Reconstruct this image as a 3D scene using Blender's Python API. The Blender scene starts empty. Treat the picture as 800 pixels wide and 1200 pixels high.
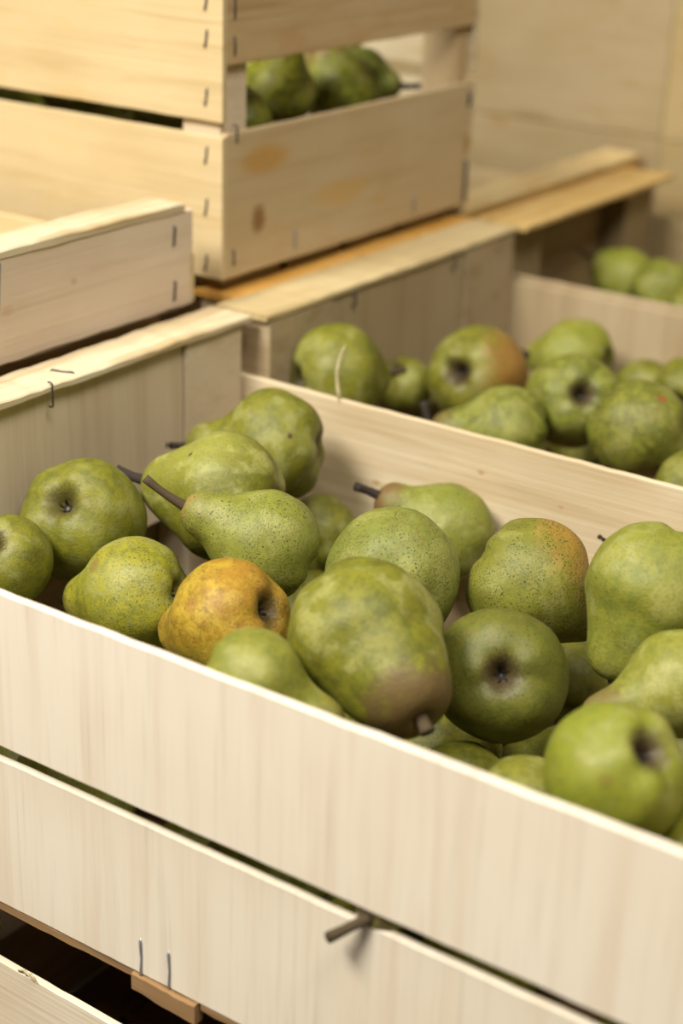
# Wooden fruit crates filled with green pears at a market stall.
import bpy, bmesh, math, random
from mathutils import Vector, Matrix, noise

SC = bpy.context.scene
COL = SC.collection
S = 0.085            # one crate unit (height of a crate slat) in metres
K = 4.88             # floor lies this many units below the slat tops of the front crate

def W(x, y, z):
    return Vector((x * S, y * S, (z + K) * S))

# ------------------------------------------------------------------ camera
CAM_R = [[0.817806, -0.247496, 0.519556], [0.574689, 0.30348, -0.760022], [0.030428, 0.920133, 0.390421]]
CAM_P = [8.0199, -5.9321, 4.1481]
FPX = 1994.28

cam_d = bpy.data.cameras.new('camera')
cam = bpy.data.objects.new('camera', cam_d)
COL.objects.link(cam)
m = Matrix([list(r) for r in CAM_R]).to_4x4()
m.translation = W(*CAM_P)
cam.matrix_world = m
cam_d.sensor_fit = 'HORIZONTAL'
cam_d.sensor_width = 24.0
cam_d.lens = FPX * 24.0 / 800.0
cam_d.clip_start = 0.02
cam_d.dof.use_dof = True
cam_d.dof.focus_distance = 0.885
cam_d.dof.aperture_fstop = 4.0
cam_d.dof.aperture_blades = 9
SC.camera = cam

# ------------------------------------------------------------------ light
wd = bpy.data.worlds.new('world'); SC.world = wd; wd.use_nodes = True
bg = wd.node_tree.nodes['Background']
bg.inputs[0].default_value = (1.0, 0.90, 0.74, 1)
bg.inputs[1].default_value = 0.035

def area(name, pos, target, size, power, col):
    ld = bpy.data.lights.new(name, 'AREA')
    ld.shape = 'RECTANGLE'; ld.size = size[0]; ld.size_y = size[1]
    ld.energy = power; ld.color = col
    o = bpy.data.objects.new(name, ld); COL.objects.link(o)
    o.location = W(*pos)
    d = W(*target) - W(*pos)
    o.rotation_euler = d.to_track_quat('-Z', 'Y').to_euler()
    return o
area('stall_light', (-2.0, -10.5, 17), (2.0, 2.0, 0), (0.7, 0.5), 57, (1.0, 0.95, 0.85))
area('fill_light', (12, -4, 21), (2.0, 3.0, 0), (.8, 0.6), 34, (1.0, 0.94, 0.83))  # unseen fill lamp, added to lift the faces towards +x
SC.view_settings.view_transform = 'Standard'
SC.view_settings.look = 'None'
SC.view_settings.gamma = 1.0
SC.view_settings.exposure = 0.0

# ------------------------------------------------------------------ node helpers
class NT:
    def __init__(s, name):
        s.m = bpy.data.materials.new(name); s.m.use_nodes = True
        s.t = s.m.node_tree
        s.b = s.t.nodes['Principled BSDF']
    def n(s, typ, **kw):
        nd = s.t.nodes.new(typ)
        for k, v in kw.items(): setattr(nd, k, v)
        return nd
    def l(s, a, b): s.t.links.new(a, b)
    def put(s, sock, v):
        if hasattr(v, 'is_output') or isinstance(v, bpy.types.NodeSocket): s.l(v, sock)
        else: sock.default_value = v
    def math(s, op, a, b=0.0, c=None, clamp=False):
        nd = s.n('ShaderNodeMath', operation=op, use_clamp=clamp)
        s.put(nd.inputs[0], a); s.put(nd.inputs[1], b)
        if c is not None: s.put(nd.inputs[2], c)
        return nd.outputs[0]
    def ramp(s, v, lo, hi, a=0.0, b=1.0):
        nd = s.n('ShaderNodeMapRange', interpolation_type='SMOOTHSTEP')
        s.put(nd.inputs[0], v)
        nd.inputs[1].default_value = lo; nd.inputs[2].default_value = hi
        nd.inputs[3].default_value = a; nd.inputs[4].default_value = b
        return nd.outputs[0]
    def mix(s, f, a, b, mode='MIX'):
        nd = s.n('ShaderNodeMix', data_type='RGBA', blend_type=mode)
        s.put(nd.inputs[0], f)
        for i, v in ((6, a), (7, b)):
            if isinstance(v, (tuple, list)): v = (*v[:3], 1.0)
            s.put(nd.inputs[i], v)
        return nd.outputs[2]
    def noise(s, vec, scale, detail=3.0, rough=0.55):
        nd = s.n('ShaderNodeTexNoise'); s.l(vec, nd.inputs['Vector'])
        nd.inputs['Scale'].default_value = scale
        nd.inputs['Detail'].default_value = detail
        nd.inputs['Roughness'].default_value = rough
        return nd.outputs[0]
    def coords(s, scale=(1, 1, 1), off=(0, 0, 0)):
        tc = s.n('ShaderNodeTexCoord'); mp = s.n('ShaderNodeMapping')
        s.l(tc.outputs['Object'], mp.inputs[0])
        mp.inputs['Scale'].default_value = scale
        mp.inputs['Location'].default_value = off
        return mp.outputs[0]
    def raw(s):
        return s.n('ShaderNodeTexCoord').outputs['Object']
    def bump(s, h, strength, dist):
        nd = s.n('ShaderNodeBump'); s.l(h, nd.inputs['Height'])
        nd.inputs['Strength'].default_value = strength
        nd.inputs['Distance'].default_value = dist
        s.l(nd.outputs[0], s.b.inputs['Normal'])

# plank object coordinates: x along the board, y through it, z across its height (metres)
def wood(name, c1, c2, c3, grain='long', stain=0.0, stain_col=(0.45, 0.24, 0.07), knots=(), off=0.0, contrast=1.0, rough=0.62):
    t = NT(name)
    if grain == 'long': sc = (7, 90, 90); sc2 = (3, 320, 320)
    else: sc = (75, 40, 3); sc2 = (330, 200, 9)
    v = t.coords(sc, (off, off * 1.7, off * .6))
    g = t.noise(v, 1.0, 4.0, 0.6)
    v2 = t.coords(sc2, (off, off, off))
    g2 = t.noise(v2, 1.0, 3.0, 0.6)
    v3 = t.coords((9, 9, 9), (off * 2.3, off, off))
    b = t.noise(v3, 1.0, 3.0, 0.5)
    col = t.mix(t.ramp(b, .35, .68), c1, c2)
    col = t.mix(t.math('MULTIPLY', t.ramp(g, .46, .74), .75 * contrast), col, c3)
    col = t.mix(t.math('MULTIPLY', t.ramp(g2, .5, .8), .38 * contrast), col, tuple(x * .72 for x in c3))
    if stain > 0:
        v4 = t.coords((14, 14, 38), (off + 3.1, 0, off))
        st = t.noise(v4, 1.0, 3.0, 0.6)
        col = t.mix(t.math('MULTIPLY', t.ramp(st, .55, .72), stain), col, stain_col)
    raw = t.raw()
    for (kx, kz, kr, sx, kc, ks) in knots:          # a knot or stain with a shape of its own
        vs = t.n('ShaderNodeVectorMath', operation='SUBTRACT'); t.l(raw, vs.inputs[0]); vs.inputs[1].default_value = (kx, 0, kz)
        vm = t.n('ShaderNodeVectorMath', operation='MULTIPLY'); t.l(vs.outputs[0], vm.inputs[0]); vm.inputs[1].default_value = (1 / sx, 0, 1)
        ln = t.n('ShaderNodeVectorMath', operation='LENGTH'); t.l(vm.outputs[0], ln.inputs[0])
        d = t.math('ADD', ln.outputs['Value'], t.math('MULTIPLY', t.math('SUBTRACT', b, .5), kr * 1.6))
        d = t.math('ADD', d, t.math('MULTIPLY', t.math('SUBTRACT', g2, .5), kr * .8))
        col = t.mix(t.math('MULTIPLY', t.ramp(d, kr * .45, kr * 1.15, 1, 0), ks), col, kc)
    t.l(col, t.b.inputs['Base Color'])
    t.b.inputs['Roughness'].default_value = rough
    t.b.inputs['Specular IOR Level'].default_value = 0.3
    hgt = t.math('ADD', g2, t.math('MULTIPLY', g, .8))
    t.bump(hgt, 0.5, 0.0006)
    return t.m

CREAM = ((.82, .73, .60), (.78, .68, .54), (.70, .58, .43))
PINK = ((.70, .585, .425), (.65, .53, .365), (.54, .41, .26))
YEL = ((.60, .475, .27), (.56, .425, .225), (.44, .30, .13))
TAN = ((.44, .33, .20), (.40, .29, .16), (.31, .20, .10))
PALE = ((.66, .57, .40), (.61, .50, .32), (.47, .35, .18))
ORN_BOUNCE = ((.68, .38, .09), (.58, .30, .06), (.40, .18, .03))  # warm bounced light put into the wood colour
M = {
    'front_up': wood('veneer_front_upper', *CREAM, grain='cross', off=1.3),
    'front_low': wood('veneer_front_lower', *CREAM, grain='cross', off=7.7, knots=((-.17, .012, .0016, 1.4, (.35, .2, .1), .7),)),
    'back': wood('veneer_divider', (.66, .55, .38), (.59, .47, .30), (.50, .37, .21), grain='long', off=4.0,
                 knots=((-.13, -.006, .0018, 2, (.40, .24, .10), .8), (-.075, .0, .0022, 2.5, (.42, .25, .10), .6), (-.055, .02, .0018, 1.6, (.4, .22, .1), .7), (.0, .012, .0022, 1.5, (.45, .26, .12), .6), (.06, -.01, .0025, 2.5, (.5, .32, .15), .6))),
    'lower': wood('veneer_lowest_crate', (.78, .68, .52), (.72, .60, .44), (.55, .42, .27), grain='long', off=23.0),
    'pink': wood('veneer_pinkish', *PINK, grain='cross', off=2.2, contrast=.7),
    'tray_end': wood('veneer_tray_end', (.72, .59, .45), (.66, .52, .38), (.56, .42, .28), grain='long', off=5.1, contrast=.7,
                     knots=((.0, .0, .004, 1.5, (.55, .36, .22), .45), (.055, .006, .0025, 1.3, (.5, .3, .18), .5))),
    'pale': wood('pale_sawn_strip', *PALE, grain='long', off=9.0, contrast=1.3),
    'yellow': wood('yellow_veneer', *YEL, grain='long', off=3.3, contrast=.6, stain=.35, stain_col=(.60, .38, .12)),
    'yellow_b': wood('yellow_veneer_lower', *YEL, grain='long', off=12.6, contrast=.5, stain=.25, stain_col=(.60, .38, .12)),
    'tan_up': wood('tan_veneer_upper', (.56, .42, .24), (.52, .37, .19), (.40, .26, .12), grain='long', off=6.4, stain=.35, stain_col=(.45, .24, .08)),
    'tan_low': wood('tan_veneer_knotty', (.56, .44, .27), (.52, .39, .22), (.44, .31, .15), grain='long', off=8.8, stain=.35, stain_col=(.50, .30, .08), contrast=.7,
                    knots=((-.119, -.013, .0135, .75, (.24, .12, .04), .9), (-.113, .026, .014, 2.4, (.50, .28, .07), .85), (-.02, -.01, .01, 4, (.56, .36, .12), .6), (.15, 0, .009, .5, (.38, .22, .05), .8))),
    'brown': wood('shade_brown_veneer', *TAN, grain='long', off=2.9, contrast=.8),
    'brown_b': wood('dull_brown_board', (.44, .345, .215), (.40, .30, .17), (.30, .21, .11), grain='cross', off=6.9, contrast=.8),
    'dark': wood('shaded_brown_board', (.34, .26, .14), (.29, .22, .11), (.2, .13, .06), grain='long', off=15.2),  # brown darkened to carry the shade of recessed boards and posts
    'orange': wood('bounce_lit_strip', *ORN_BOUNCE, grain='long', off=1.9),
    'dull': wood('dull_sawn_strip', (.56, .45, .25), (.50, .38, .19), (.38, .26, .11), grain='long', off=31.9),
    'bright_gold': wood('bright_golden_strip', (.78, .62, .34), (.72, .54, .26), (.50, .34, .12), grain='long', off=41.9),
    'gold': wood('golden_sawn_strip', (.62, .43, .17), (.56, .36, .12), (.38, .21, .06), grain='long', off=11.9),
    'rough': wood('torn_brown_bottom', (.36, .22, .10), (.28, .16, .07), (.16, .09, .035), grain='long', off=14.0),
    'bin': wood('weathered_bin_panel', (.40, .31, .18), (.36, .275, .14), (.29, .21, .10), grain='long', off=10.5, contrast=.5, stain=.45, stain_col=(.33, .23, .09),
                knots=((.10, .06, .012, 1.2, (.34, .22, .08), .6), (.13, -.105, .012, 3.0, (.26, .18, .08), .6))),
    'bin_yellow': wood('yellowish_bin_panel', (.44, .34, .17), (.40, .30, .14), (.38, .26, .10), grain='long', off=18.5, contrast=.5, stain=.5, stain_col=(.35, .2, .06)),
}
def plain(name, col, rough=.5, metal=0.0, bump=0.0):
    t = NT(name)
    v = t.coords((1, 1, 1))
    n = t.noise(v, 120, 3)
    c = t.mix(t.ramp(n, .3, .7), col, tuple(x * .65 for x in col))
    t.l(c, t.b.inputs['Base Color'])
    t.b.inputs['Roughness'].default_value = rough
    t.b.inputs['Metallic'].default_value = metal
    if bump: t.bump(n, bump, .001)
    return t.m
M['wire'] = plain('dark_staple_wire', (.10, .09, .10), .45, .6)
M['bright_wire'] = plain('grey_staple_wire', (.40, .40, .46), .4, .7)
M['stem'] = plain('brown_stem', (.085, .055, .022), .7, 0, .6)
M['dark_stem'] = plain('dark_stem', (.035, .022, .014), .75, 0, .6)
M['calyx'] = plain('dried_calyx', (.020, .013, .008), .85, 0, .5)
M['floor'] = plain('grey_concrete', (.16, .15, .13), .85, 0, .3)
M['plaster'] = plain('beige_plaster', (.42, .36, .26), .9, 0, .2)
M['table'] = wood('table_boards', (.30, .20, .11), (.26, .17, .09), (.18, .11, .05), grain='long', off=20)
M['splinter'] = plain('pale_splinter', (.62, .52, .30), .7)

# ------------------------------------------------------------------ mesh helpers
def link(name, bm, mat, parent=None, loc=None, rot=None, smooth=False):
    me = bpy.data.meshes.new(name); bm.normal_update(); bm.to_mesh(me); bm.free()
    me.materials.append(mat)
    if smooth: me.polygons.foreach_set('use_smooth', [True] * len(me.polygons))
    o = bpy.data.objects.new(name, me); COL.objects.link(o)
    if parent is not None: o.parent = parent
    if loc is not None: o.location = loc
    if rot is not None: o.rotation_euler = rot
    return o

def plank_bm(L, T, H, seed=0, n=28, bev=.0006, rough=.0005, bow=0.0, wave=None):
    """Board centred on its origin: L along x, T through y, H along z; slightly uneven edges."""
    bm = bmesh.new(); rings = []
    for i in range(n + 1):
        u = i / n; x = (u - .5) * L
        et = noise.noise(Vector((x * 60, seed * 3.1, 0))) * rough + noise.noise(Vector((x * 400, seed * 3.1, 4))) * rough * .5
        eb = noise.noise(Vector((x * 60, seed * 5.7, 9))) * rough
        if wave: eb += wave(u)
        yo = bow * math.sin(math.pi * u) + noise.noise(Vector((x * 12, seed, 2))) * rough * .8
        t, b, h = T / 2, bev, H / 2
        pts = [(-t, -h + b + eb), (-t, h - b + et), (-t + b, h + et), (t - b, h + et), (t, h - b + et), (t, -h + b + eb), (t - b, -h + eb), (-t + b, -h + eb)]
        rings.append([bm.verts.new((x, yo + p[0], p[1])) for p in pts])
    for a, b in zip(rings, rings[1:]):
        for j in range(8):
            bm.faces.new((a[j], a[(j + 1) % 8], b[(j + 1) % 8], b[j]))
    bm.faces.new(rings[0]); bm.faces.new(list(reversed(rings[-1])))
    bmesh.ops.recalc_face_normals(bm, faces=bm.faces)
    return bm

def tube_bm(pts, radii, seg=8, caps=True, squash=None):
    bm = bmesh.new(); rings = []
    pts = [Vector(p) for p in pts]
    up = Vector((.31, .17, .93)).normalized()
    for i, p in enumerate(pts):
        d = (pts[min(i + 1, len(pts) - 1)] - pts[max(i - 1, 0)]).normalized()
        a = d.cross(up)
        if a.length < .05: a = d.cross(Vector((1, 0, 0)))
        a.normalize(); b = d.cross(a).normalized()
        rings.append([bm.verts.new(p + (a * math.cos(k * 2 * math.pi / seg) + b * math.sin(k * 2 * math.pi / seg)) * radii[i]) for k in range(seg)])
    for r, q in zip(rings, rings[1:]):
        for k in range(seg):
            bm.faces.new((r[k], r[(k + 1) % seg], q[(k + 1) % seg], q[k]))
    if caps:
        bm.faces.new(list(reversed(rings[0]))); bm.faces.new(rings[-1])
    bmesh.ops.recalc_face_normals(bm, faces=bm.faces)
    return bm

def root(name, loc, label, cat, group=None, rz=0.0):
    o = bpy.data.objects.new(name, None); COL.objects.link(o)
    o.empty_display_size = .05
    o.location = loc; o.rotation_euler = (0, 0, rz)
    o['label'] = label; o['category'] = cat
    if group: o['group'] = group
    return o

# board helpers, all positions in crate units local to the crate's root
def bx(parent, name, x0, x1, y0, y1, z0, z1, mat, seed=0, label=None, **kw):
    """Axis-aligned board in local crate units; the longest horizontal side is its length."""
    lx, ly, lz = (x1 - x0) * S, (y1 - y0) * S, (z1 - z0) * S
    c = Vector(((x0 + x1) / 2 * S, (y0 + y1) / 2 * S, (z0 + z1) / 2 * S))
    if name == 'corner_post':          # upright block: length is vertical
        bm = plank_bm(lz, ly, lx, seed, n=10, bev=.0012, **kw)
        o = link(name, bm, M[mat], parent, c, (0, -math.pi / 2, 0))
    elif lx >= ly:
        o = link(name, plank_bm(lx, ly, lz, seed, **kw), M[mat], parent, c)
    else:
        o = link(name, plank_bm(ly, lx, lz, seed, **kw), M[mat], parent, c, (0, 0, math.pi / 2))
    if label: o['label'] = label
    return o

def onto(o, crate_root, p):
    """Hang a small piece (built in crate coordinates) on the board nearest to point p, as its sub-part."""
    best = None
    for ch in crate_root.children:
        if ch.type != 'MESH' or ch == o or ch.name.split('.')[0] in ('staple', 'splinter', 'bottom_runner'): continue
        q = ch.matrix_basis.inverted() @ p
        bb = [Vector(c) for c in ch.bound_box]
        d = sum(max(0, min(c[k] for c in bb) - q[k], q[k] - max(c[k] for c in bb)) ** 2 for k in range(3))
        if best is None or d < best[0]: best = (d, ch)
    o.parent = best[1]
    o.matrix_parent_inverse = best[1].matrix_basis.inverted()
    return o

def staple(parent, p, axis, length, normal, mat='wire', r=.00055, lean=0.0):
    """A wire staple lying on a board face: bar along `axis`, both legs running into the wood."""
    a = Vector(axis).normalized(); nrm = Vector(normal).normalized()
    s = a.cross(nrm)
    a = (a + s * lean).normalized()
    c = Vector(p) * S + nrm * r * .7
    h = length * S / 2
    pts = [c - a * h - nrm * .003, c - a * h - nrm * .0004, c - a * h * .9 + nrm * r * .6, c + s * r * .5, c + a * h * .9 + nrm * r * .6, c + a * h - nrm * .0004, c + a * h - nrm * .003]
    return onto(link('staple', tube_bm(pts, [r] * 7, 6), M[mat], None, smooth=True), parent, Vector(p) * S)

def crate(label, x, y, z, L, Wd, mats, group='pear crates', name='fruit_crate', rz=0.0, nf=0, end_x=.33, post_x=.36, post_w=.67,
          H=2.10, cap=.466, cap_w=.40, upper_end=(1.30, 1.26), end_low=1.0, gap=.10, far_post_w=None, low_ext=.0, inset=.0, recess=.0, seed=0, back_top=0.0, ends=(True, True), cap_wave=None, cap_len=None):
    """A market crate: root at the near left bottom corner; long sides along x, short ends along y.
    mats: near_up near_low far_up far_low end post cap bottom"""
    r = root(name, W(x, y, z), label, 'crate', group, rz)
    B = .10                                       # thickness of the bottom boards
    t = .05
    top = B + H                                   # top of the long slats
    he = top + cap                                # top of the end caps
    g = mats.get
    # long sides, two slats each
    for yy, up, lo, dz in ((0, 'near_up', 'near_low', 0), (Wd - t, 'far_up', 'far_low', back_top)):
        if g(up): bx(r, 'slat', 0, L, yy, yy + t, top - 1.0 + dz, top + dz, g(up), seed + 1 + yy, n=60)
        rc = recess if up == 'near_up' else 0
        if g(lo): bx(r, 'slat', 0, L, yy + rc, yy + rc + t, B - low_ext, top - 1.0 - gap, g(lo), seed + 2 + yy, n=60)
    for e, (xa, sgn) in enumerate(((0, 1), (L, -1))):
        if not ends[e]: continue
        def X(u): return xa + sgn * u
        def seg(a, b): return (min(X(a), X(b)), max(X(a), X(b)))
        for pk, yy in enumerate(((t + .005, t + post_w), (Wd - t - (far_post_w or post_w), Wd - t - .005))):
            a, b = seg(.06, post_x)
            bx(r, 'corner_post', a, b, yy[0], yy[1], B, he - .065, g('post_far', g('post')) if pk else g('post'), seed + 5 + yy[0])
        # end boards on the outside of the posts (outer) or between them (inner)
        a, b = seg(0, .055)
        lo_top = B + end_low
        bx(r, 'end_board', a, b, .0 + t, Wd - t, he - .06 - upper_end[0] + .0, he - .06, g('end_up', g('end')), seed + 7)
        bx(r, 'end_board', a, b, .0 + t, Wd - t, B, lo_top, g('end_low', g('end')), seed + 8)
        if end_x > .08:                            # inner lining flush with the posts
            a, b = seg(end_x - .05, end_x)
            bx(r, 'end_lining', a, b, t + post_w + .008, Wd - t - post_w - .008, he - .06 - 1.32, he - .06, g('end'), seed + 9)
        a, b = seg(0, cap_w)
        bx(r, 'cap_rail', a, b, .02, Wd + .0, he - .055, he, g('cap'), seed + 11, n=40, bev=.0009, rough=.0009, wave=None)
    # bottom boards run along the crate
    for k in range(4):
        w = (Wd - .1) / 4
        bx(r, 'bottom_board', .02 + inset, L - .02 - inset, .06 + inset + k * (w - inset * .5), inset + (k + 1) * (w - inset * .5) - .06, 0.0, .06, g('bottom'), seed + 20 + k, n=12)
    for xx in (.06 + inset, L / 2 - .3, L - .56 - inset):
        bx(r, 'bottom_runner', xx, xx + .5, .06 + inset, Wd - .06 - inset, .06, B, g('bottom'), seed + 30 + xx, n=8)
    return r

# ------------------------------------------------------------------ the setting
fb = bmesh.new(); bmesh.ops.create_grid(fb, x_segments=1, y_segments=1, size=3.0)
fl = link('floor', fb, M['floor']); fl['kind'] = 'structure'

def table(label, x0, x1, y0, y1, ztop):
    r = root('display_table', W(x0, y0, -K), label, 'table')
    h = ztop + K
    n = 5; w = (y1 - y0) / n
    for k in range(n):
        bx(r, 'table_board', 0, x1 - x0, k * w, (k + 1) * w - .03, h - .25, h, 'table', k, n=6)
    for a in (0.05, x1 - x0 - .55):
        for b in (0.05, y1 - y0 - .55):
            bx(r, 'leg', a, a + .5, b, b + .5, 0, h - .25, 'table', 3, n=4)
ZB = -2.20
wb = bmesh.new()
bmesh.ops.create_cube(wb, size=1.0)
bmesh.ops.scale(wb, vec=(6.0, .08, 2.6), verts=wb.verts)
wl = link('wall_back', wb, M['plaster'], loc=(0, 1.9, 1.3)); wl['kind'] = 'structure'
table('brown board table under the rear crates', -6.7, 6.9, 4.05, 19.0, ZB)
table('brown board table under the left crate stack', -6.7, -.12, -.15, 3.95, ZB)

# ------------------------------------------------------------------ crates
L1 = 6.3
base = dict(near_up='front_up', near_low='front_low', far_up='back', far_low='brown', end='pink', end_low='brown', post='pink', cap='pale', bottom='rough')  # lower inner boards browner, deepening the shade between the pears
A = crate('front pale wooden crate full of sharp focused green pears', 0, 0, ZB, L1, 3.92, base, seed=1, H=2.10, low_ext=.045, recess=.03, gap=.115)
T1 = 2.66 - .0  # local height of cap top
staple(A, (.401, 1.77, 2.60), (0, 0, 1), .17, (1, 0, 0), 'wire')
staple(A, (.26, 2.02, 2.668), (1, .35, 0), .17, (0, 0, 1), 'wire')
staple(A, (2.66, .035, .17), (0, 0, 1), .26, (0, -1, 0), 'bright_wire', .0007)
staple(A, (2.87, .035, .18), (0, 0, 1), .26, (0, -1, 0), 'bright_wire', .0007)
# torn strip of veneer along the bottom edge, with a broken tongue under the two staples
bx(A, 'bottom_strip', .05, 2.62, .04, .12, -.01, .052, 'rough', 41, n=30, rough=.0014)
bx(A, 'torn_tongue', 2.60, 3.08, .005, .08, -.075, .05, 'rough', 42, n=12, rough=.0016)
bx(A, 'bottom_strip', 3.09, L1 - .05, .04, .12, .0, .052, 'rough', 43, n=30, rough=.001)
sp = onto(link('splinter', tube_bm([Vector(p) * S for p in ((1.27, 3.88, 2.17), (1.235, 3.89, 2.28), (1.215, 3.90, 2.40), (1.225, 3.93, 2.52), (1.25, 3.95, 2.60))], [.0011, .0012, .0010, .0008, .0004], 6), M['splinter'], None, smooth=True), A, Vector((1.27, 3.89, 2.0)) * S)
for k, (yy, dx, dz, ln) in enumerate(((.55, .41, 2.62, .5), (.75, .42, 2.60, .35), (1.25, .405, 2.61, .45), (.3, .42, 2.62, .4))):
    onto(link('splinter', tube_bm([Vector(p) * S for p in ((dx - .03, yy, dz), (dx + .015, yy - ln * .5, dz - .01), (dx + .04, yy - ln, dz - .05))], [.0009, .0007, .0002], 5), M['splinter'], None, smooth=True), A, Vector((.35, yy, 2.64)) * S)

LOW = crate('lowest wooden crate at bottom left, under the front pear crate', .02, .13, ZB - 2.675, L1, 3.92,
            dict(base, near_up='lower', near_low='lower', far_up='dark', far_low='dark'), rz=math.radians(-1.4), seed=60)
for k, (xx, ln) in enumerate(((1.55, .16), (1.62, .12), (2.42, .14), (2.5, .1), (2.56, .12))):
    onto(link('splinter', tube_bm([Vector(p) * S for p in ((xx, .01, 2.19), (xx + ln * .5, -.01, 2.245), (xx + ln, -.02, 2.22))], [.0007, .0006, .0003], 5), M['splinter'], None, smooth=True), LOW, Vector((xx, .02, 2.1)) * S)

B = crate('second crate of pears, directly behind the front crate', 0, 3.96, ZB, L1, 3.86,
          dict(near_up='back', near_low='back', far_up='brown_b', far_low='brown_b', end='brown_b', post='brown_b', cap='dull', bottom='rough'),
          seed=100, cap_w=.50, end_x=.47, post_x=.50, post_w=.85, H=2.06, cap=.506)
for yy in (1.2, 2.75):
    staple(B, (.501, yy, 2.56), (0, 0, 1), .14, (1, 0, 0), 'wire', .0007)
Cc = crate('third, blurred crate of pears at the right edge, behind the second', 0, 7.86, ZB, L1, 3.25,
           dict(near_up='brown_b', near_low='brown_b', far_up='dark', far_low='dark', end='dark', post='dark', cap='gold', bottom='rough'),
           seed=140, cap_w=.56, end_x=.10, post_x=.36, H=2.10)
LC = crate('lower crate under the shallow tray, mostly hidden behind the front crate', -6.72, 0, ZB, L1, 3.85,
           dict(near_up='yellow', near_low='yellow', far_up='yellow', far_low='yellow', end='tan_up', post='pink', cap='orange', bottom='rough'), seed=180)
LD = crate('crate with rim coloured orange for bounced light, carrying the tall slatted crate', -6.31, 4.20, ZB, L1, 3.62,
           dict(near_up='yellow', near_low='yellow', far_up='yellow', far_low='yellow', end='tan_up', post='pink', cap='orange', bottom='rough'), seed=220)
LE = crate('crate with pale yellow rim behind the slatted crate', -6.45, 7.88, ZB + .03, L1, 3.84,
           dict(near_up='yellow', near_low='yellow', far_up='yellow', far_low='yellow', end='orange', post='orange', cap='bright_gold', bottom='rough'), seed=260, cap_w=.44)  # end and posts orange for bounced light in the groove

# tall slatted crate on top of the stack, its corner towards the camera
TZ = .48
T = crate('stacked upper crate with open slats, knots and dark staples', -6.42, 4.21, TZ, L1, 3.72,
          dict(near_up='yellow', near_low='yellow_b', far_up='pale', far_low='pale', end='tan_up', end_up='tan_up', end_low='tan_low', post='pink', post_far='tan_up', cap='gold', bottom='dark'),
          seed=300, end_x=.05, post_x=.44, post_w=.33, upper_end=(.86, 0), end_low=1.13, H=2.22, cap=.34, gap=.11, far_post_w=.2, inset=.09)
Ht = .10 + 2.22
for zz in (1.55, 1.79 - .17, ):
    pass
X1 = L1 - .155
for zz in (.22, .66, 1.06, 1.50, 1.93, 2.2):
    staple(T, (X1, 0, zz), (0, 0, 1), .13, (0, -1, 0), 'wire', .0007, lean=.15)
X2 = L1
for yy, zz, ln in ((.14, .26, .12), (.17, 1.22, .13), (.14, 1.88, .13), (.14, 2.18, .2), (.95, .26, .15), (2.75, .24, .14)):
    staple(T, (X2, yy, zz), (0, 0, 1), ln, (1, 0, 0), 'wire' if yy < .5 else 'bright_wire', .0007)

for zz, ln in ((.32, .36), (1.08, .1), (2.45, .3)):
    staple(T, (X2, 3.62, zz), (0, 0, 1), ln, (1, 0, 0), 'wire', .0013)

# shallow tray standing on the left stack
TRB = .47
tr = root('fruit_tray', W(-6.40, -.05, TRB), 'shallow open wooden tray with pale rim at left edge', 'tray')
TL, TW = 6.30, 3.90
bx(tr, 'slat', 0, TL, 0, .05, .04, .40, 'pale', 401, n=40)
bx(tr, 'slat', 0, TL, TW - .05, TW, .04, .40, 'yellow', 402, n=40)
for e, (a, b) in enumerate(((0, .06), (TL - .06, TL))):
    bx(tr, 'end_board', a, b, .0, TW - .02, .02, .745, 'tray_end', 403 + e, n=40, rough=.0008)
    a2, b2 = (0, .36) if e == 0 else (TL - .36, TL + .01)
    bx(tr, 'cap_rail', a2, b2, 0, TW - .12, .745, .81, 'pale', 405 + e, n=40, bev=.0009, rough=.0008)
for k in range(4):
    bx(tr, 'bottom_board', .02, TL - .02, .05 + k * .95, .05 + (k + 1) * .95 - .04, 0, .04, 'pale', 410 + k, n=10)
for yy, zz, ln, mt in ((3.66, .58, .14, 'wire'), (3.66, .16, .14, 'wire'), (1.86, .56, .36, 'bright_wire')):
    staple(tr, (TL, yy, zz), (0, 0, 1), ln, (1, 0, 0), mt, .0008, lean=.1)

# tall weathered bins closing the view at the back
def fruit_bin(label, x0, x1, y, mat, seed):
    r = root('storage_bin', W(x0, y, ZB), label, 'bin', 'tall wooden bins at the back')
    Lb = x1 - x0; D = 4.2
    rows = ((0, 1.40), (1.42, 2.86), (2.87, 5.3), (5.32, 6.4))
    for k, (a, b) in enumerate(rows):
        bx(r, 'side_board', 0, Lb, 0, .12, a, b, mat, seed + k, n=30, rough=.0006)
        bx(r, 'side_board', 0, Lb, D - .12, D, a, b, mat, seed + 10 + k, n=30)
        for xa in (0, Lb - .12):
            bx(r, 'side_board', xa, xa + .12, .13, D - .13, a, b, mat, seed + 20 + k, n=12)
    for xa in (.13, Lb - .58):
        for ya in (.13, D - .6):
            bx(r, 'corner_post', xa, xa + .45, ya, ya + .45, .06, 6.4, mat, seed + 30)
    bx(r, 'bottom_board', .13, Lb - .13, .13, D - .13, 0, .05, mat, seed + 40, n=6)
    return r
fruit_bin('tall weathered wooden bin behind the stacked upper crate', -6.5, .02, 11.86, 'bin', 500)
fruit_bin('yellowish wooden bin in the far upper right corner', .05, 6.6, 11.80, 'bin_yellow', 600)

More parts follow.
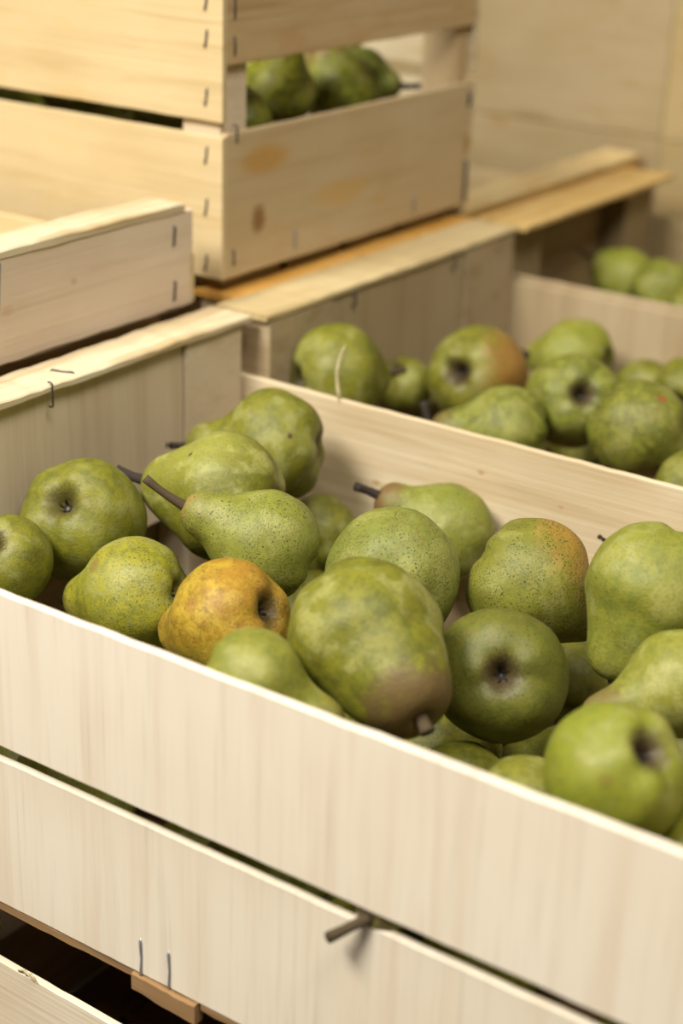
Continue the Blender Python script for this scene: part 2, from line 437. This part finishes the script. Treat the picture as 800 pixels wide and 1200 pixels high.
# ------------------------------------------------------------------ pears
PEARS = {
    'A': (0.766, 0.901, -0.414, 0.323, -0.281, 0.53, -0.8, 0.3),
    'B': (0.811, 1.605, -0.35, 0.422, -0.177, 0.723, -0.667, 0.3),
    'C': (1.475, 2.25, -0.2, 0.42, -0.937, -0.346, 0.042, 0.32),
    'D': (1.142, 3.231, -0.204, 0.399, -0.894, -0.443, -0.072, 0.6),
    'E': (2.177, 1.781, -0.181, 0.35, -0.743, -0.482, 0.465, 0.6),
    'F': (1.535, 1.288, -0.56, 0.37, -0.919, -0.299, -0.257, 0.3),
    'G': (2.374, 1.162, -0.416, 0.375, -0.876, -0.117, -0.468, 0.3),
    'H': (3.1, 0.481, -0.3, 0.303, 0.893, 0.302, -0.334, 0.72),
    'I': (3.373, 1.134, -0.186, 0.442, 0.836, -0.44, -0.327, 0.45),
    'J': (3.836, 1.881, -0.591, 0.4, -0.451, 0.754, -0.478, 0.3),
    'K': (2.929, 2.106, -0.295, 0.421, -0.376, 0.916, 0.142, 0.3),
    'L': (2.429, 3.531, -0.64, 0.36, -0.78, -0.443, 0.442, 0.5),
    'M': (3.608, 2.628, -0.339, 0.402, 0.886, 0.243, -0.394, 0.25),
    'N': (4.419, 2.628, -0.136, 0.413, -0.118, -0.537, -0.835, 0.45),
    'O': (4.829, 2.121, -0.419, 0.307, -0.56, -0.788, -0.254, 0.95),
    'P': (5.039, 0.905, -0.335, 0.366, -0.629, 0.158, -0.761, 0.3),
    'Q': (5.511, 1.118, -0.77, 0.31, 0.097, 0.987, 0.125, 0.3),
    'R': (1.369, 3.494, -0.942, 0.303, -0.298, 0.952, -0.067, 0.3),
    'S': (3.868, 1.462, -1.18, 0.306, 0.608, 0.764, -0.215, 0.3),
    'T': (4.379, 1.308, -0.986, 0.292, 0.059, 0.997, -0.043, 0.3),
    'U': (3.605, 3.377, -1.366, 0.289, 0.116, 0.991, 0.067, 0.4),
    'V': (3.887, 3.665, -0.572, 0.226, -0.882, -0.099, 0.46, 0.4),
    'a': (0.788, 4.537, -0.099, 0.409, 0.509, 0.86, -0.037, 0.08),
    'b': (0.635, 5.778, -0.526, 0.248, 0.213, 0.554, -0.804, 0.5),
    'c': (1.373, 5.719, -0.259, 0.408, -0.007, 0.949, -0.315, 0.3),
    'd': (1.507, 7.155, -0.437, 0.364, -0.985, -0.139, -0.098, 0.2),
    'e': (2.097, 4.9, -0.348, 0.354, -0.83, -0.558, 0.018, 0.6),
    'f': (2.342, 5.541, -0.216, 0.382, -0.571, 0.666, -0.481, 0.3),
    'g': (3.031, 5.296, -0.226, 0.386, 0.819, 0.219, -0.53, 0.22),
    'h': (2.126, 7.373, -0.661, 0.287, -0.057, 0.992, 0.116, 0.3),
    'i': (2.609, 7.166, -0.499, 0.292, -0.057, 0.992, 0.116, 0.3),
    'j': (3.672, 4.968, -0.462, 0.322, -0.057, 0.992, 0.116, 0.3),
    'k': (0.775, 9.602, -0.338, 0.313, -0.875, -0.245, 0.418, 0.15),
    'l': (1.325, 9.359, -0.327, 0.321, 0.504, 0.725, 0.469, 0.15),
    'm': (1.87, 9.033, -0.309, 0.311, -0.235, 0.972, 0.015, 0.3),
    'n': (-0.66, 5.614, 1.84, 0.313, 0.082, 0.242, 0.967, 0.4),
    'o': (-0.68, 6.496, 1.768, 0.336, -0.314, -0.128, 0.941, 0.35),
    'p': (-0.66, 6.877, 1.765, 0.282, 0.933, 0.358, -0.022, 0.25),
}
BURIED = {
    'c1': [
        ((1.062, 0.476, -1.717, 0.404, -0.975, -0.183, 0.124, 0.28), 'green pear glimpsed in the front slat gap at the left edge'),
        ((3.936, 0.461, -1.736, 0.383, -0.62, 0.591, 0.516, 0.28), 'low pear behind the lower front slat, straight below the poking stem'),
        ((2.68, 0.48, -1.734, 0.385, 0.912, 0.116, -0.395, 0.28), 'green pear in the front slat gap above the two grey staples'),
        ((1.775, 0.472, -1.471, 0.399, 0.16, -0.293, -0.942, 0.28), 'green pear glimpsed in the front slat gap, second from the left edge'),
        ((4.58, 0.515, -1.339, 0.38, -0.893, -0.328, 0.308, 0.28), 'green pear in the front slat gap, first right of the poking stem'),
        ((5.593, 0.494, -1.716, 0.404, -0.75, -0.659, 0.064, 0.28), 'low pear behind the front slats in the lower right corner'),
        ((3.281, 0.458, -1.297, 0.371, 0.626, 0.322, 0.711, 0.28), 'green pear in the front slat gap, first left of the poking stem'),
        ((1.489, 2.178, -1.743, 0.376, 0.32, 0.93, -0.179, 0.28), ''),
        ((3.956, 2.751, -1.723, 0.397, -0.895, -0.409, 0.178, 0.28), 'shaded pear deep between the dark green pear and the lower right pear'),
        ((0.988, 1.545, -1.733, 0.386, -0.989, -0.036, 0.146, 0.28), ''),
        ((3.279, 2.263, -1.536, 0.383, -0.993, -0.115, 0.002, 0.28), 'shaded low pear between the big middle pear and the dark green pear'),
        ((4.436, 1.483, -1.744, 0.375, 0.935, -0.234, -0.265, 0.28), ''),
        ((2.565, 2.808, -1.744, 0.375, 0.35, 0.651, 0.674, 0.28), ''),
        ((3.251, 1.169, -1.744, 0.375, -0.997, -0.051, 0.054, 0.28), 'shaded pear deep behind the front slat, under the big middle pear'),
        ((5.161, 2.253, -1.526, 0.394, 0.597, -0.802, 0.004, 0.28), ''),
        ((2.039, 1.758, -1.577, 0.393, 0.467, -0.771, -0.432, 0.28), ''),
        ((2.172, 3.304, -1.442, 0.377, 0.109, -0.018, 0.994, 0.28), ''),
        ((4.394, 3.353, -1.719, 0.401, 0.3, 0.93, 0.21, 0.28), 'shaded pear deep behind the lower right pear with black blossom end'),
        ((2.342, 1.025, -1.393, 0.376, -0.827, 0.537, 0.165, 0.28), ''),
        ((5.448, 1.25, -1.717, 0.403, -0.077, 0.996, -0.044, 0.28), ''),
        ((1.546, 1.196, -1.425, 0.395, 0.286, 0.057, -0.956, 0.28), ''),
        ((0.794, 2.492, -1.645, 0.374, -0.641, 0.759, 0.111, 0.28), 'shaded pear deep behind the yellow green pear at the left'),
        ((4.381, 2.249, -1.449, 0.369, -0.232, -0.972, -0.027, 0.28), ''),
        ((2.862, 1.637, -1.396, 0.373, -0.919, -0.355, 0.171, 0.28), 'shaded pear right under the big middle pear'),
        ((1.495, 2.857, -1.365, 0.405, 0.3, 0.848, 0.437, 0.28), 'shaded pear deep between the golden pear and the big middle pear'),
        ((3.007, 3.408, -1.742, 0.377, -0.941, -0.043, -0.335, 0.28), 'shaded pear deep behind the dark green pear, by the far slat'),
        ((3.753, 1.707, -1.755, 0.363, 0.073, -0.902, -0.424, 0.28), ''),
    ],
    'c2': [
        ((1.417, 6.358, -1.729, 0.39, -0.979, -0.18, 0.097, 0.28), ''),
        ((1.224, 5.943, -1.152, 0.366, -0.74, -0.594, 0.317, 0.28), ''),
        ((2.719, 5.757, -1.066, 0.404, 0.416, 0.896, 0.154, 0.28), 'shaded pear deep behind the brown spotted pear, second crate'),
        ((3.728, 6.393, -1.076, 0.394, 0.987, 0.15, -0.049, 0.28), ''),
        ((1.506, 7.319, -1.315, 0.406, -0.901, 0.422, -0.097, 0.28), 'shaded pear deep behind the one with dark blossom end, second crate'),
        ((2.212, 6.511, -1.109, 0.412, 0.273, 0.961, 0.054, 0.28), 'low pear showing left of the brown spotted pear, second crate'),
        ((1.247, 6.646, -1.103, 0.365, 0.869, -0.458, 0.187, 0.28), 'shaded pear behind the long pale pear, second crate'),
    ],
    'c3': [
        ((2.316, 9.795, -0.89, 0.379, -0.15, 0.95, 0.275, 0.28), ''),
        ((2.582, 10.604, -1.028, 0.391, 0.226, -0.12, 0.967, 0.28), ''),
    ],
    'T': [
        ((-2.012, 4.823, 1.705, 0.405, -0.93, -0.311, 0.196, 0.28), 'green pear seen in the left gap of the stacked crate, bright strip'),
        ((-1.547, 6.454, 1.66, 0.411, -0.999, -0.001, -0.04, 0.28), 'pear behind the upright one nearest the corner, stacked crate'),
        ((-2.439, 5.838, 0.965, 0.363, -0.17, 0.983, -0.061, 0.28), 'low shaded pear behind the left slats of the stacked crate'),
        ((-2.588, 5.855, 1.715, 0.363, 0.655, -0.201, -0.729, 0.28), 'pear deep behind the left gap of the stacked crate'),
        ((-1.442, 7.428, 1.747, 0.397, -0.346, -0.921, 0.182, 0.28), 'pear behind the red flushed one in the stacked crate'),
        ((-0.693, 4.952, 1.618, 0.366, -0.693, 0.7, -0.17, 0.28), 'pear hidden behind the near corner post of the stacked crate'),
        ((-1.814, 5.559, 0.966, 0.365, 0.944, 0.285, 0.167, 0.28), ''),
        ((-1.821, 5.629, 1.681, 0.38, 0.289, 0.952, 0.101, 0.28), 'shaded pear at the right end of the left gap, stacked crate'),
        ((-2.776, 5.132, 1.155, 0.405, -0.458, 0.868, -0.195, 0.28), 'low pear far left behind the lower slat of the stacked crate'),
    ],
}

def catmull(P, n):
    out = []
    P = [P[0]] + list(P) + [P[-1]]
    for i in range(1, len(P) - 2):
        for j in range(n):
            t = j / n
            p = []
            for k in (0, 1):
                a, b, c, d = P[i - 1][k], P[i][k], P[i + 1][k], P[i + 2][k]
                p.append(.5 * (2 * b + (c - a) * t + (2 * a - 5 * b + 4 * c - d) * t * t + (3 * b - a - 3 * c + d) * t ** 3))
            out.append(p)
    out.append(list(P[-2]))
    return out

def pear_bm(e, seed, lump=.05, seg=48, nf=1.0):
    """Pear of unit bulb radius: blossom end at -z, stem end at +z (tip 1+e)."""
    tip = 1 + e
    k = tip / 1.35
    prof = [(-.60, 0.0), (-.62, .07), (-.74, .15), (-.845, .27), (-.865, .42), (-.76, .66), (-.56, .84), (-.28, .965), (0, 1.0),
            (.28 + .0 * k, .955), (.50 + .06 * (k - 1), .83 - .05 * (k - 1)), (.70 + .25 * (k - 1), (.665 - .10 * (k - 1)) * (.5 + nf * .5)), (.90 + .5 * (k - 1), (.52 - .12 * (k - 1)) * nf), (1.12 * k, .41 * nf), (1.26 * k, .31 * nf), (1.345 * k, .17 * nf), (1.335 * k, .06), (1.31 * k, 0.0)]
    pr = catmull(prof, 3)
    bm = bmesh.new(); rnd = random.Random(seed)
    sx, sy = 1 + rnd.uniform(-.03, .03), 1 + rnd.uniform(-.03, .03)
    bend = Vector((rnd.uniform(-.08, .08), rnd.uniform(-.08, .08), 0))
    off = Vector((seed * 7.13, seed * 3.7, seed * 1.9))
    def P(z, r, a):
        v = Vector((math.cos(a) * r * sx, math.sin(a) * r * sy, z))
        d = noise.noise(v * .9 + off) * lump * 1.5 + noise.noise(v * 2.2 + off) * lump * .55 + noise.noise(v * 6 + off) * lump * .08
        w = min(1, r / .35)
        d += .028 * math.cos(5 * a + seed) * max(0, min(1, (-z - .25) * 2)) * w      # faint ribs at the blossom end
        nrm = Vector((v.x, v.y, v.z * .7)); nrm = nrm.normalized() if nrm.length > 1e-6 else nrm
        v += nrm * d * w
        u = max(0, z / tip)
        return v + bend * u * u
    rings = []
    for z, r in pr[1:-1]:
        r = max(r, .004)
        rings.append([bm.verts.new(P(z, r, 2 * math.pi * j / seg)) for j in range(seg)])
    for a, b in zip(rings, rings[1:]):
        for j in range(seg):
            bm.faces.new((a[j], a[(j + 1) % seg], b[(j + 1) % seg], b[j]))
    for ring, z, rev in ((rings[0], pr[0][0], True), (rings[-1], pr[-1][0], False)):
        c = bm.verts.new(Vector((0, 0, z)) + (bend if not rev else Vector()))
        for j in range(seg):
            f = (c, ring[(j + 1) % seg], ring[j]) if rev else (c, ring[j], ring[(j + 1) % seg])
            bm.faces.new(f)
    bmesh.ops.recalc_face_normals(bm, faces=bm.faces)
    return bm, bend

def stem_bm(e, bend, ln, curve, r0=.065):
    tip = 1.31 * (1 + e) / 1.35
    pts = []; rad = []
    for i in range(9):
        u = i / 8
        pts.append(Vector((bend.x + curve[0] * u * u, bend.y + curve[1] * u * u, tip - .06 + (ln + .06) * u)))
        rad.append(r0 * (1.35 - .9 * u + .75 * u * u * u) if u < .99 else r0 * 1.12)
    return tube_bm(pts, rad, 10)

def calyx_bm(seed):
    bm = bmesh.new(); rnd = random.Random(seed)
    c = [bm.verts.new((math.cos(a) * .085, math.sin(a) * .085, -.635)) for a in [k * 2 * math.pi / 10 for k in range(10)]]
    m = bm.verts.new((0, 0, -.59)); 
    for k in range(10): bm.faces.new((m, c[k], c[(k + 1) % 10]))
    for k in range(5):
        a = k * 2 * math.pi / 5 + rnd.uniform(-.2, .2); w = .32
        ln = rnd.uniform(.05, .11)
        b0 = Vector((math.cos(a - w) * .06, math.sin(a - w) * .06, -.62)); b1 = Vector((math.cos(a + w) * .06, math.sin(a + w) * .06, -.62))
        md = Vector((math.cos(a) * (.06 + ln * .6), math.sin(a) * (.05 + ln * .4), -.70)); tp = Vector((math.cos(a + .3) * (.05 + ln), math.sin(a + .3) * (.05 + ln), -.735 + rnd.uniform(-.04, .04)))
        th = Vector((0, 0, .018))
        vs = [bm.verts.new(p) for p in (b0, b1, md, tp)]; vt = [bm.verts.new(p + th) for p in (b0, b1, md, tp)]
        for q in ((0, 1, 2), (0, 2, 3), (1, 3, 2)):
            bm.faces.new([vs[i] for i in q]); bm.faces.new([vt[i] for i in reversed(q)])
        for i, j in ((0, 1), (1, 3), (3, 0)):
            bm.faces.new((vs[i], vs[j], vt[j], vt[i]))
    bmesh.ops.recalc_face_normals(bm, faces=bm.faces)
    return bm

G1, G2, PALEG, DKG = (.185, .180, .014), (.098, .106, .008), (.35, .34, .10), (.035, .036, .008)
RUS = (.17, .10, .030)
def pear_mat(name, a=G1, b=G2, pale=PALEG, speck=.55, russet=.35, tipr=.8, basr=.85, blush=None, scar=(), off=0.0, pa=.5):
    t = NT(name)
    v = t.coords((1, 1, 1), (off, off * .7, off * 1.3)); raw = t.raw()
    big = t.noise(v, 1.5, 3.0, .55); mid = t.noise(v, 4.5, 4.0, .6); fine = t.noise(v, 22, 3.0, .6)
    col = t.mix(t.ramp(mid, .36, .66), a, b)
    col = t.mix(t.math('MULTIPLY', t.ramp(t.math('ADD', t.math('MULTIPLY', big, .6), t.math('MULTIPLY', mid, .4)), .48, .60), pa), col, pale)
    if blush:
        for (d, bc, lo, hi, amt) in blush:
            dp = t.n('ShaderNodeVectorMath', operation='DOT_PRODUCT'); t.l(raw, dp.inputs[0]); dp.inputs[1].default_value = d
            f = t.math('ADD', dp.outputs['Value'], t.math('MULTIPLY', t.math('SUBTRACT', mid, .5), 1.1))
            col = t.mix(t.math('MULTIPLY', t.ramp(f, lo, hi), amt), col, bc)
    # lenticels: two sizes of dots, denser in patches
    for scale, size, am in ((15.0, .25, 1.0), (30.0, .34, .85)):
        vo = t.n('ShaderNodeTexVoronoi'); t.l(v, vo.inputs['Vector']); vo.inputs['Scale'].default_value = scale
        dots = t.ramp(t.math('ADD', vo.outputs['Distance'], t.math('MULTIPLY', t.math('SUBTRACT', fine, .5), .5)), size * .45, size * 1.25, 1, 0)
        patch = t.ramp(t.noise(v, 2.6 if scale < 20 else 3.3, 2.0), .38, .56)
        f = t.math('MULTIPLY', t.math('MULTIPLY', dots, patch), speck * am)
        col = t.mix(f, col, DKG)
    col = t.mix(t.math('MULTIPLY', t.ramp(fine, .5, .72), .38), col, (.10, .11, .02))
    col = t.mix(t.math('MULTIPLY', t.ramp(t.noise(v, 9, 4.0, .65), .52, .74), .35), col, (.085, .10, .016))
    # russet netting
    net = t.math('MULTIPLY', t.ramp(fine, .47, .66), t.ramp(t.noise(v, 2.1, 3.0), .50, .70))
    col = t.mix(t.math('MULTIPLY', net, russet), col, RUS)
    sx = t.n('ShaderNodeSeparateXYZ'); t.l(raw, sx.inputs[0]); z = sx.outputs[2]
    zz = t.math('ADD', z, t.math('MULTIPLY', t.math('SUBTRACT', mid, .5), .7))
    col = t.mix(t.math('MULTIPLY', t.ramp(zz, 1.0, 1.45), tipr), col, (.13, .085, .030))
    r2 = t.math('SQRT', t.math('ADD', t.math('POWER', sx.outputs[0], 2.0), t.math('POWER', sx.outputs[1], 2.0)))
    cal = t.ramp(t.math('ADD', r2, t.math('MULTIPLY', t.math('SUBTRACT', fine, .5), .45)), .14, .44, 1, 0)
    cal = t.math('MULTIPLY', cal, t.ramp(z, -.35, -.6))
    col = t.mix(t.math('MULTIPLY', cal, basr), col, (.055, .036, .014))
    for (px, py, pz, pr, st, pc) in scar:
        vs = t.n('ShaderNodeVectorMath', operation='DISTANCE'); t.l(raw, vs.inputs[0]); vs.inputs[1].default_value = (px, py, pz)
        d = t.math('ADD', vs.outputs['Value'], t.math('MULTIPLY', t.math('SUBTRACT', mid, .5), pr * 1.2))
        d = t.math('ADD', d, t.math('MULTIPLY', t.math('SUBTRACT', fine, .5), pr * .8))
        col = t.mix(t.math('MULTIPLY', t.ramp(d, pr * .5, pr, 1, 0), st), col, pc)
    t.l(col, t.b.inputs['Base Color'])
    t.b.inputs['Roughness'].default_value = .53
    t.b.inputs['Specular IOR Level'].default_value = .42
    t.b.inputs['Subsurface Weight'].default_value = 0.06
    t.b.inputs['Subsurface Radius'].default_value = (.3, .35, .08)
    t.b.inputs['Subsurface Scale'].default_value = .01
    t.bump(t.math('ADD', fine, t.math('MULTIPLY', mid, 1.0)), .12, .02)
    return t.m

def frame(axis, spin):
    z = Vector(axis).normalized()
    q = z.to_track_quat('Z', 'Y').to_matrix()
    return q @ Matrix.Rotation(spin, 3, 'Z')

def add_pear(row, label, group, mat, seed, stem=.45, curve=(.1, .05), stem_mat='stem', spin=0.0, shared=None, lump=.05, r0=.065, seg=48, nf=1.0, wc=None):
    x, y, z, r, ax, ay, az, e = row
    if wc:                                        # stem curving towards a world direction
        q = frame((ax, ay, az), spin).transposed() @ Vector(wc)
        curve = (q.x, q.y)
    if shared:
        src, kids = shared
        o = src.copy(); COL.objects.link(o)
        ch = []
        for k in kids:
            c = k.copy(); COL.objects.link(c); c.parent = o; ch.append(c)
    else:
        bm, bend = pear_bm(e, seed, lump, seg, nf)
        o = link('pear', bm, mat, smooth=True)
        ch = [link('stem', stem_bm(e, bend, stem, curve, r0), M[stem_mat], o, smooth=True),
              link('calyx', calyx_bm(seed), M['calyx'], o)]
    R = frame((ax, ay, az), spin).to_4x4()
    o.matrix_world = Matrix.Translation(W(x, y, z)) @ R @ Matrix.Diagonal((r * S, r * S, r * S, 1))
    o['label'] = label; o['category'] = 'pear'; o['group'] = group
    return o, ch

YG = (.28, .26, .020); BR = (.30, .12, .025)
GOLD = (.42, .285, .028)
def camdir(key, right, up, toward):
    """Direction given in world space turned into the pear's own axes, for a blush on one flank."""
    x, y, z, r, ax, ay, az, e = PEARS[key]
    c = Matrix([list(q) for q in CAM_R]) @ Vector((right, up, toward))
    return tuple((frame((ax, ay, az), 0).transposed() @ c).normalized())
gf = 'pears in the front crate'; g2 = 'pears in the second crate'; g3 = 'pears in the third crate'; gt = 'pears in the stacked upper crate'
BRN = (.06, .03, .012)
SPEC = {
 'A': (gf, 'green pear cut off by the left edge, front crate', dict(speck=.5, basr=.9), dict(stem=.12)),
 'B': (gf, 'round green pear at left showing its dark blossom end', dict(speck=.25, basr=.7, pa=.4), dict(stem=.12)),
 'C': (gf, 'smooth green pear behind the long stemmed pear', dict(speck=.25, tipr=.15, pa=.7, russet=.25, blush=[(camdir('C', -.3, .8, .4), (.42, .42, .10), .5, 1.2, .5)], scar=((*[v * .98 for v in camdir('C', -.45, .62, .6)], .07, .9, BRN),)), dict(stem=.52, stem_mat='dark_stem', curve=(0, .1), r0=.08, nf=1.2)),
 'D': (gf, 'large green pear in the far corner, black speck on its side', dict(speck=.3, tipr=.15, russet=.3, pa=.6, scar=((*[v * .98 for v in camdir('D', .33, .13, .93)], .06, 1, BRN),)), dict(stem=.4, stem_mat='dark_stem')),
 'E': (gf, 'speckled pear with a long brown stem pointing up left', dict(speck=.95, a=(0.211, 0.225, 0.033), b=(0.169, 0.180, 0.025), tipr=.15, blush=[((0, 0, 1), (.32, .17, .05), 1.4, 1.85, .8)]), dict(stem=.86, curve=(-.05, .1), r0=.075)),
 'F': (gf, 'yellow green pear left of the golden one, streaked brown', dict(speck=.7, a=YG, b=(0.183, 0.187, 0.019), basr=.5, scar=((*[v * .98 for v in camdir('F', -.6, .55, .55)], 0.16, .5, (.18, .10, .03)),)), dict(stem=.12)),
 'G': (gf, 'golden orange russet pear', dict(speck=.5, pa=.8, a=GOLD, b=(0.268, 0.155, 0.011), pale=(0.352, 0.231, 0.027), russet=.9, basr=.9, blush=[(camdir('G', .5, .6, .6), (.36, .17, .015), .4, 1.1, .6), (camdir('G', -.2, -1, .2), (.34, .30, .03), .5, 1.0, .8)], scar=((*[v * .98 for v in camdir('G', -.5, .3, .8)], .15, .45, (.24, .09, .02)),)), dict(stem=.12)),
 'H': (gf, 'smooth green pear against the near slat, yellow neck pointing right', dict(speck=.12, russet=.1, a=(0.220, 0.213, 0.029), b=(0.150, 0.165, 0.022), tipr=.35), dict(stem=.15)),
 'I': (gf, 'big green pear in the middle, brown tip and stub stem facing viewer', dict(speck=.4, pa=.75, russet=.45, tipr=.95, blush=[((0, 0, 1), (.15, .085, .035), .95, 1.45, .9)]), dict(stem=.24, r0=.09, curve=(.0, -.04), nf=1.32)),
 'J': (gf, 'dark green pear facing forward with large black blossom end', dict(speck=.6, a=(0.134, 0.135, 0.016), b=(0.092, 0.100, 0.012), pale=(0.183, 0.187, 0.033), basr=.95, russet=.6), {}),
 'K': (gf, 'heavily freckled pear behind the big middle pear', dict(speck=.8, a=(0.197, 0.212, 0.038), b=(0.155, 0.174, 0.027), russet=.8), dict(stem=.08)),
 'L': (gf, 'pear with brown stem leaning on the far slat', dict(speck=.7, a=(0.197, 0.206, 0.027), b=(0.162, 0.180, 0.022), russet=.7, blush=[((0, 0, 1), (.34, .15, .05), 1.1, 1.55, .9)]), dict(stem=.52, curve=(.15, 0), stem_mat='dark_stem', r0=.085)),
 'M': (gf, 'round russet freckled pear with orange blushed upper right side', dict(speck=1.0, a=(0.183, 0.180, 0.022), b=(0.141, 0.148, 0.016), russet=.9, blush=[(camdir('M', .9, .55, .2), (.36, .19, .03), .35, 1.0, .85)]), {}),
 'N': (gf, 'tall smooth green pear at right edge, neck pointing down', dict(tipr=.2, speck=.3, pa=.6, russet=.15, a=(0.220, 0.222, 0.029), b=(0.150, 0.170, 0.021)), dict(stem=.08, nf=1.15)),
 'O': (gf, 'pale green pear at right edge with neck reaching left', dict(speck=.3, pa=.7, russet=.2, a=(0.229, 0.226, 0.029), b=(0.167, 0.178, 0.022), tipr=.7), dict(stem=.15)),
 'P': (gf, 'yellow green pear at lower right with black blossom end', dict(speck=.15, a=(0.211, 0.225, 0.019), b=(0.176, 0.199, 0.019), basr=1.0, russet=.25, scar=((*[v * .98 for v in camdir('P', -.25, .08, .95)], .14, .4, (.15, .08, .015)),)), {}),
 'Q': (gf, 'green pear sliver in the lower right corner', dict(speck=.2), {}),
 'R': (gf, 'low green pear behind the long stemmed pear', dict(speck=.6), {}),
 'S': (gf, 'low pear just showing above the near slat', dict(speck=.3), {}),
 'T': (gf, 'low pear wedged below the dark green pear', dict(speck=.4), {}),
 'U': (gf, 'deep lying pear seen in the gap beside the dark green pear', dict(speck=.3), {}),
 'V': (gf, 'mostly hidden pear with black stem tip near the far slat', dict(speck=.4), dict(stem=.3, stem_mat='dark_stem')),
 'a': (g2, 'green pear in the left near corner of the second crate', dict(speck=.2, russet=.2), {}),
 'b': (g2, 'half hidden pear right of the corner pear, second crate', dict(speck=.2), dict(stem=.5, stem_mat='dark_stem')),
 'c': (g2, 'reddish yellow pear in the second crate', dict(speck=.4, a=(0.197, 0.187, 0.016), russet=.5, blush=[(camdir('c', .9, .0, .4), (.30, .13, .03), .2, .9, .8)], basr=1), dict(stem=.8, wc=(0, 0, .7), stem_mat='dark_stem', r0=.09)),
 'd': (g2, 'bright green pear lying against the far side, second crate', dict(speck=.2, a=(0.239, 0.244, 0.027), b=(0.190, 0.212, 0.022)), dict(stem=.5, stem_mat='dark_stem', wc=(0, 0, .4), r0=.09)),
 'e': (g2, 'long pale green pear beside the divider slat, second crate', dict(speck=.3, a=(0.218, 0.231, 0.038)), dict(stem=.22, stem_mat='dark_stem', wc=(-.1, .1, .6), r0=.085)),
 'f': (g2, 'green pear showing a dark blossom end, second crate', dict(speck=.3, a=(0.197, 0.212, 0.027), basr=1), {}),
 'g': (g2, 'round pear with a brown spot, second crate', dict(speck=.8, a=(0.204, 0.206, 0.027), russet=.6, scar=((*[v * .98 for v in camdir('g', .3, .55, .75)], .13, .9, (.22, .08, .02)),)), {}),
 'h': (g2, 'small green pear behind the brown spotted one, second crate', dict(speck=.2), {}),
 'i': (g2, 'green pear at the right edge, second crate', dict(speck=.2), {}),
 'j': (g2, 'green pear by the divider at right edge, second crate', dict(speck=.2), {}),
 'k': (g3, 'blurred bright green pear, left one in the third crate', dict(speck=.1, a=(0.239, 0.258, 0.027), b=(0.197, 0.219, 0.022)), dict(stem=.6, stem_mat='dark_stem')),
 'l': (g3, 'blurred green pear, right one in the third crate', dict(speck=.1, a=(0.225, 0.244, 0.027)), {}),
 'm': (g3, 'blurred pear cut off by the right edge, third crate', dict(speck=.1), {}),
 'n': (gt, 'upright green pear nearest the corner in the stacked crate', dict(speck=.2, a=(.27, .27, .02)), {}),
 'o': (gt, 'middle pear in the gap, red flush at its top', dict(speck=.3, a=(.24, .26, .02), blush=[(camdir('o', -.5, .9, .2), (.25, .11, .05), .6, 1.1, .8)]), {}),
 'p': (gt, 'pear in the gap with dark stem pointing right', dict(speck=.2, a=(0.127, 0.155, 0.019)), dict(stem=.65, stem_mat='dark_stem', r0=.09)),
}
for i, (key, (grp, lab, mk, gk)) in enumerate(SPEC.items()):
    add_pear(PEARS[key], lab, grp, pear_mat('pear_skin_' + key.lower() + ('_second' if key.islower() else ''), off=i * 3.7, **mk), i + 3, **gk)

# pears under the top layer: a few shapes, shared mesh data
protos = []
bury_lab = {'c1': (gf, 'green pear buried under the top layer of the front crate'),
            'c2': (g2, 'green pear buried under the top layer of the second crate'),
            'c3': (g3, 'green pear buried in the third crate'),
            'T': (gt, 'green pear heaped inside the stacked upper crate')}
bury_mats = [pear_mat('buried_pear_skin', off=70.0, speck=.4), pear_mat('buried_pear_skin_yellow', a=YG, off=81.0, speck=.4)]
cnt = 0
for g, rows in BURIED.items():
    for row, own in rows:
        blab = own or bury_lab[g][1]
        bgrp = bury_lab[g][0] if own else 'buried ' + bury_lab[g][0]
        if cnt < 3:
            protos.append(add_pear(row, blab, bgrp, bury_mats[cnt % 2], 200 + cnt, stem=.3, seg=32))
        else:
            add_pear(row, blab, bgrp, None, 0, shared=protos[cnt % 3], spin=(cnt * 1.3) % 6.28)
        cnt += 1

# the stem poking out through the gap of the front crate belongs to a buried pear of its own
sp_row = (4.27, .50, -1.05, .36, -.10, -.995, .0, .32)
lc = frame(sp_row[4:7], 0).transposed() @ Vector((-.42, 0, -.36))
add_pear(sp_row, 'buried pear whose stem pokes out between the front slats', gf, pear_mat('poking_pear_skin', off=99, speck=.3), 300, stem=.42, curve=(lc.x, lc.y), r0=.08)
add_pear((3.45, 1.02, -3.02, .40, .6, .5, -.3, .35), 'green pear in the dark lowest crate at the bottom edge', 'pears in the lowest crate', pear_mat('lowest_crate_pear_skin', off=120, speck=.3), 310, stem=.3)
add_pear((-3.15, 4.75, 1.62, .36, .3, .4, -.1, .3), 'green pear at the far left of the left gap, stacked crate', gt, bury_mats[0], 311, stem=.2)
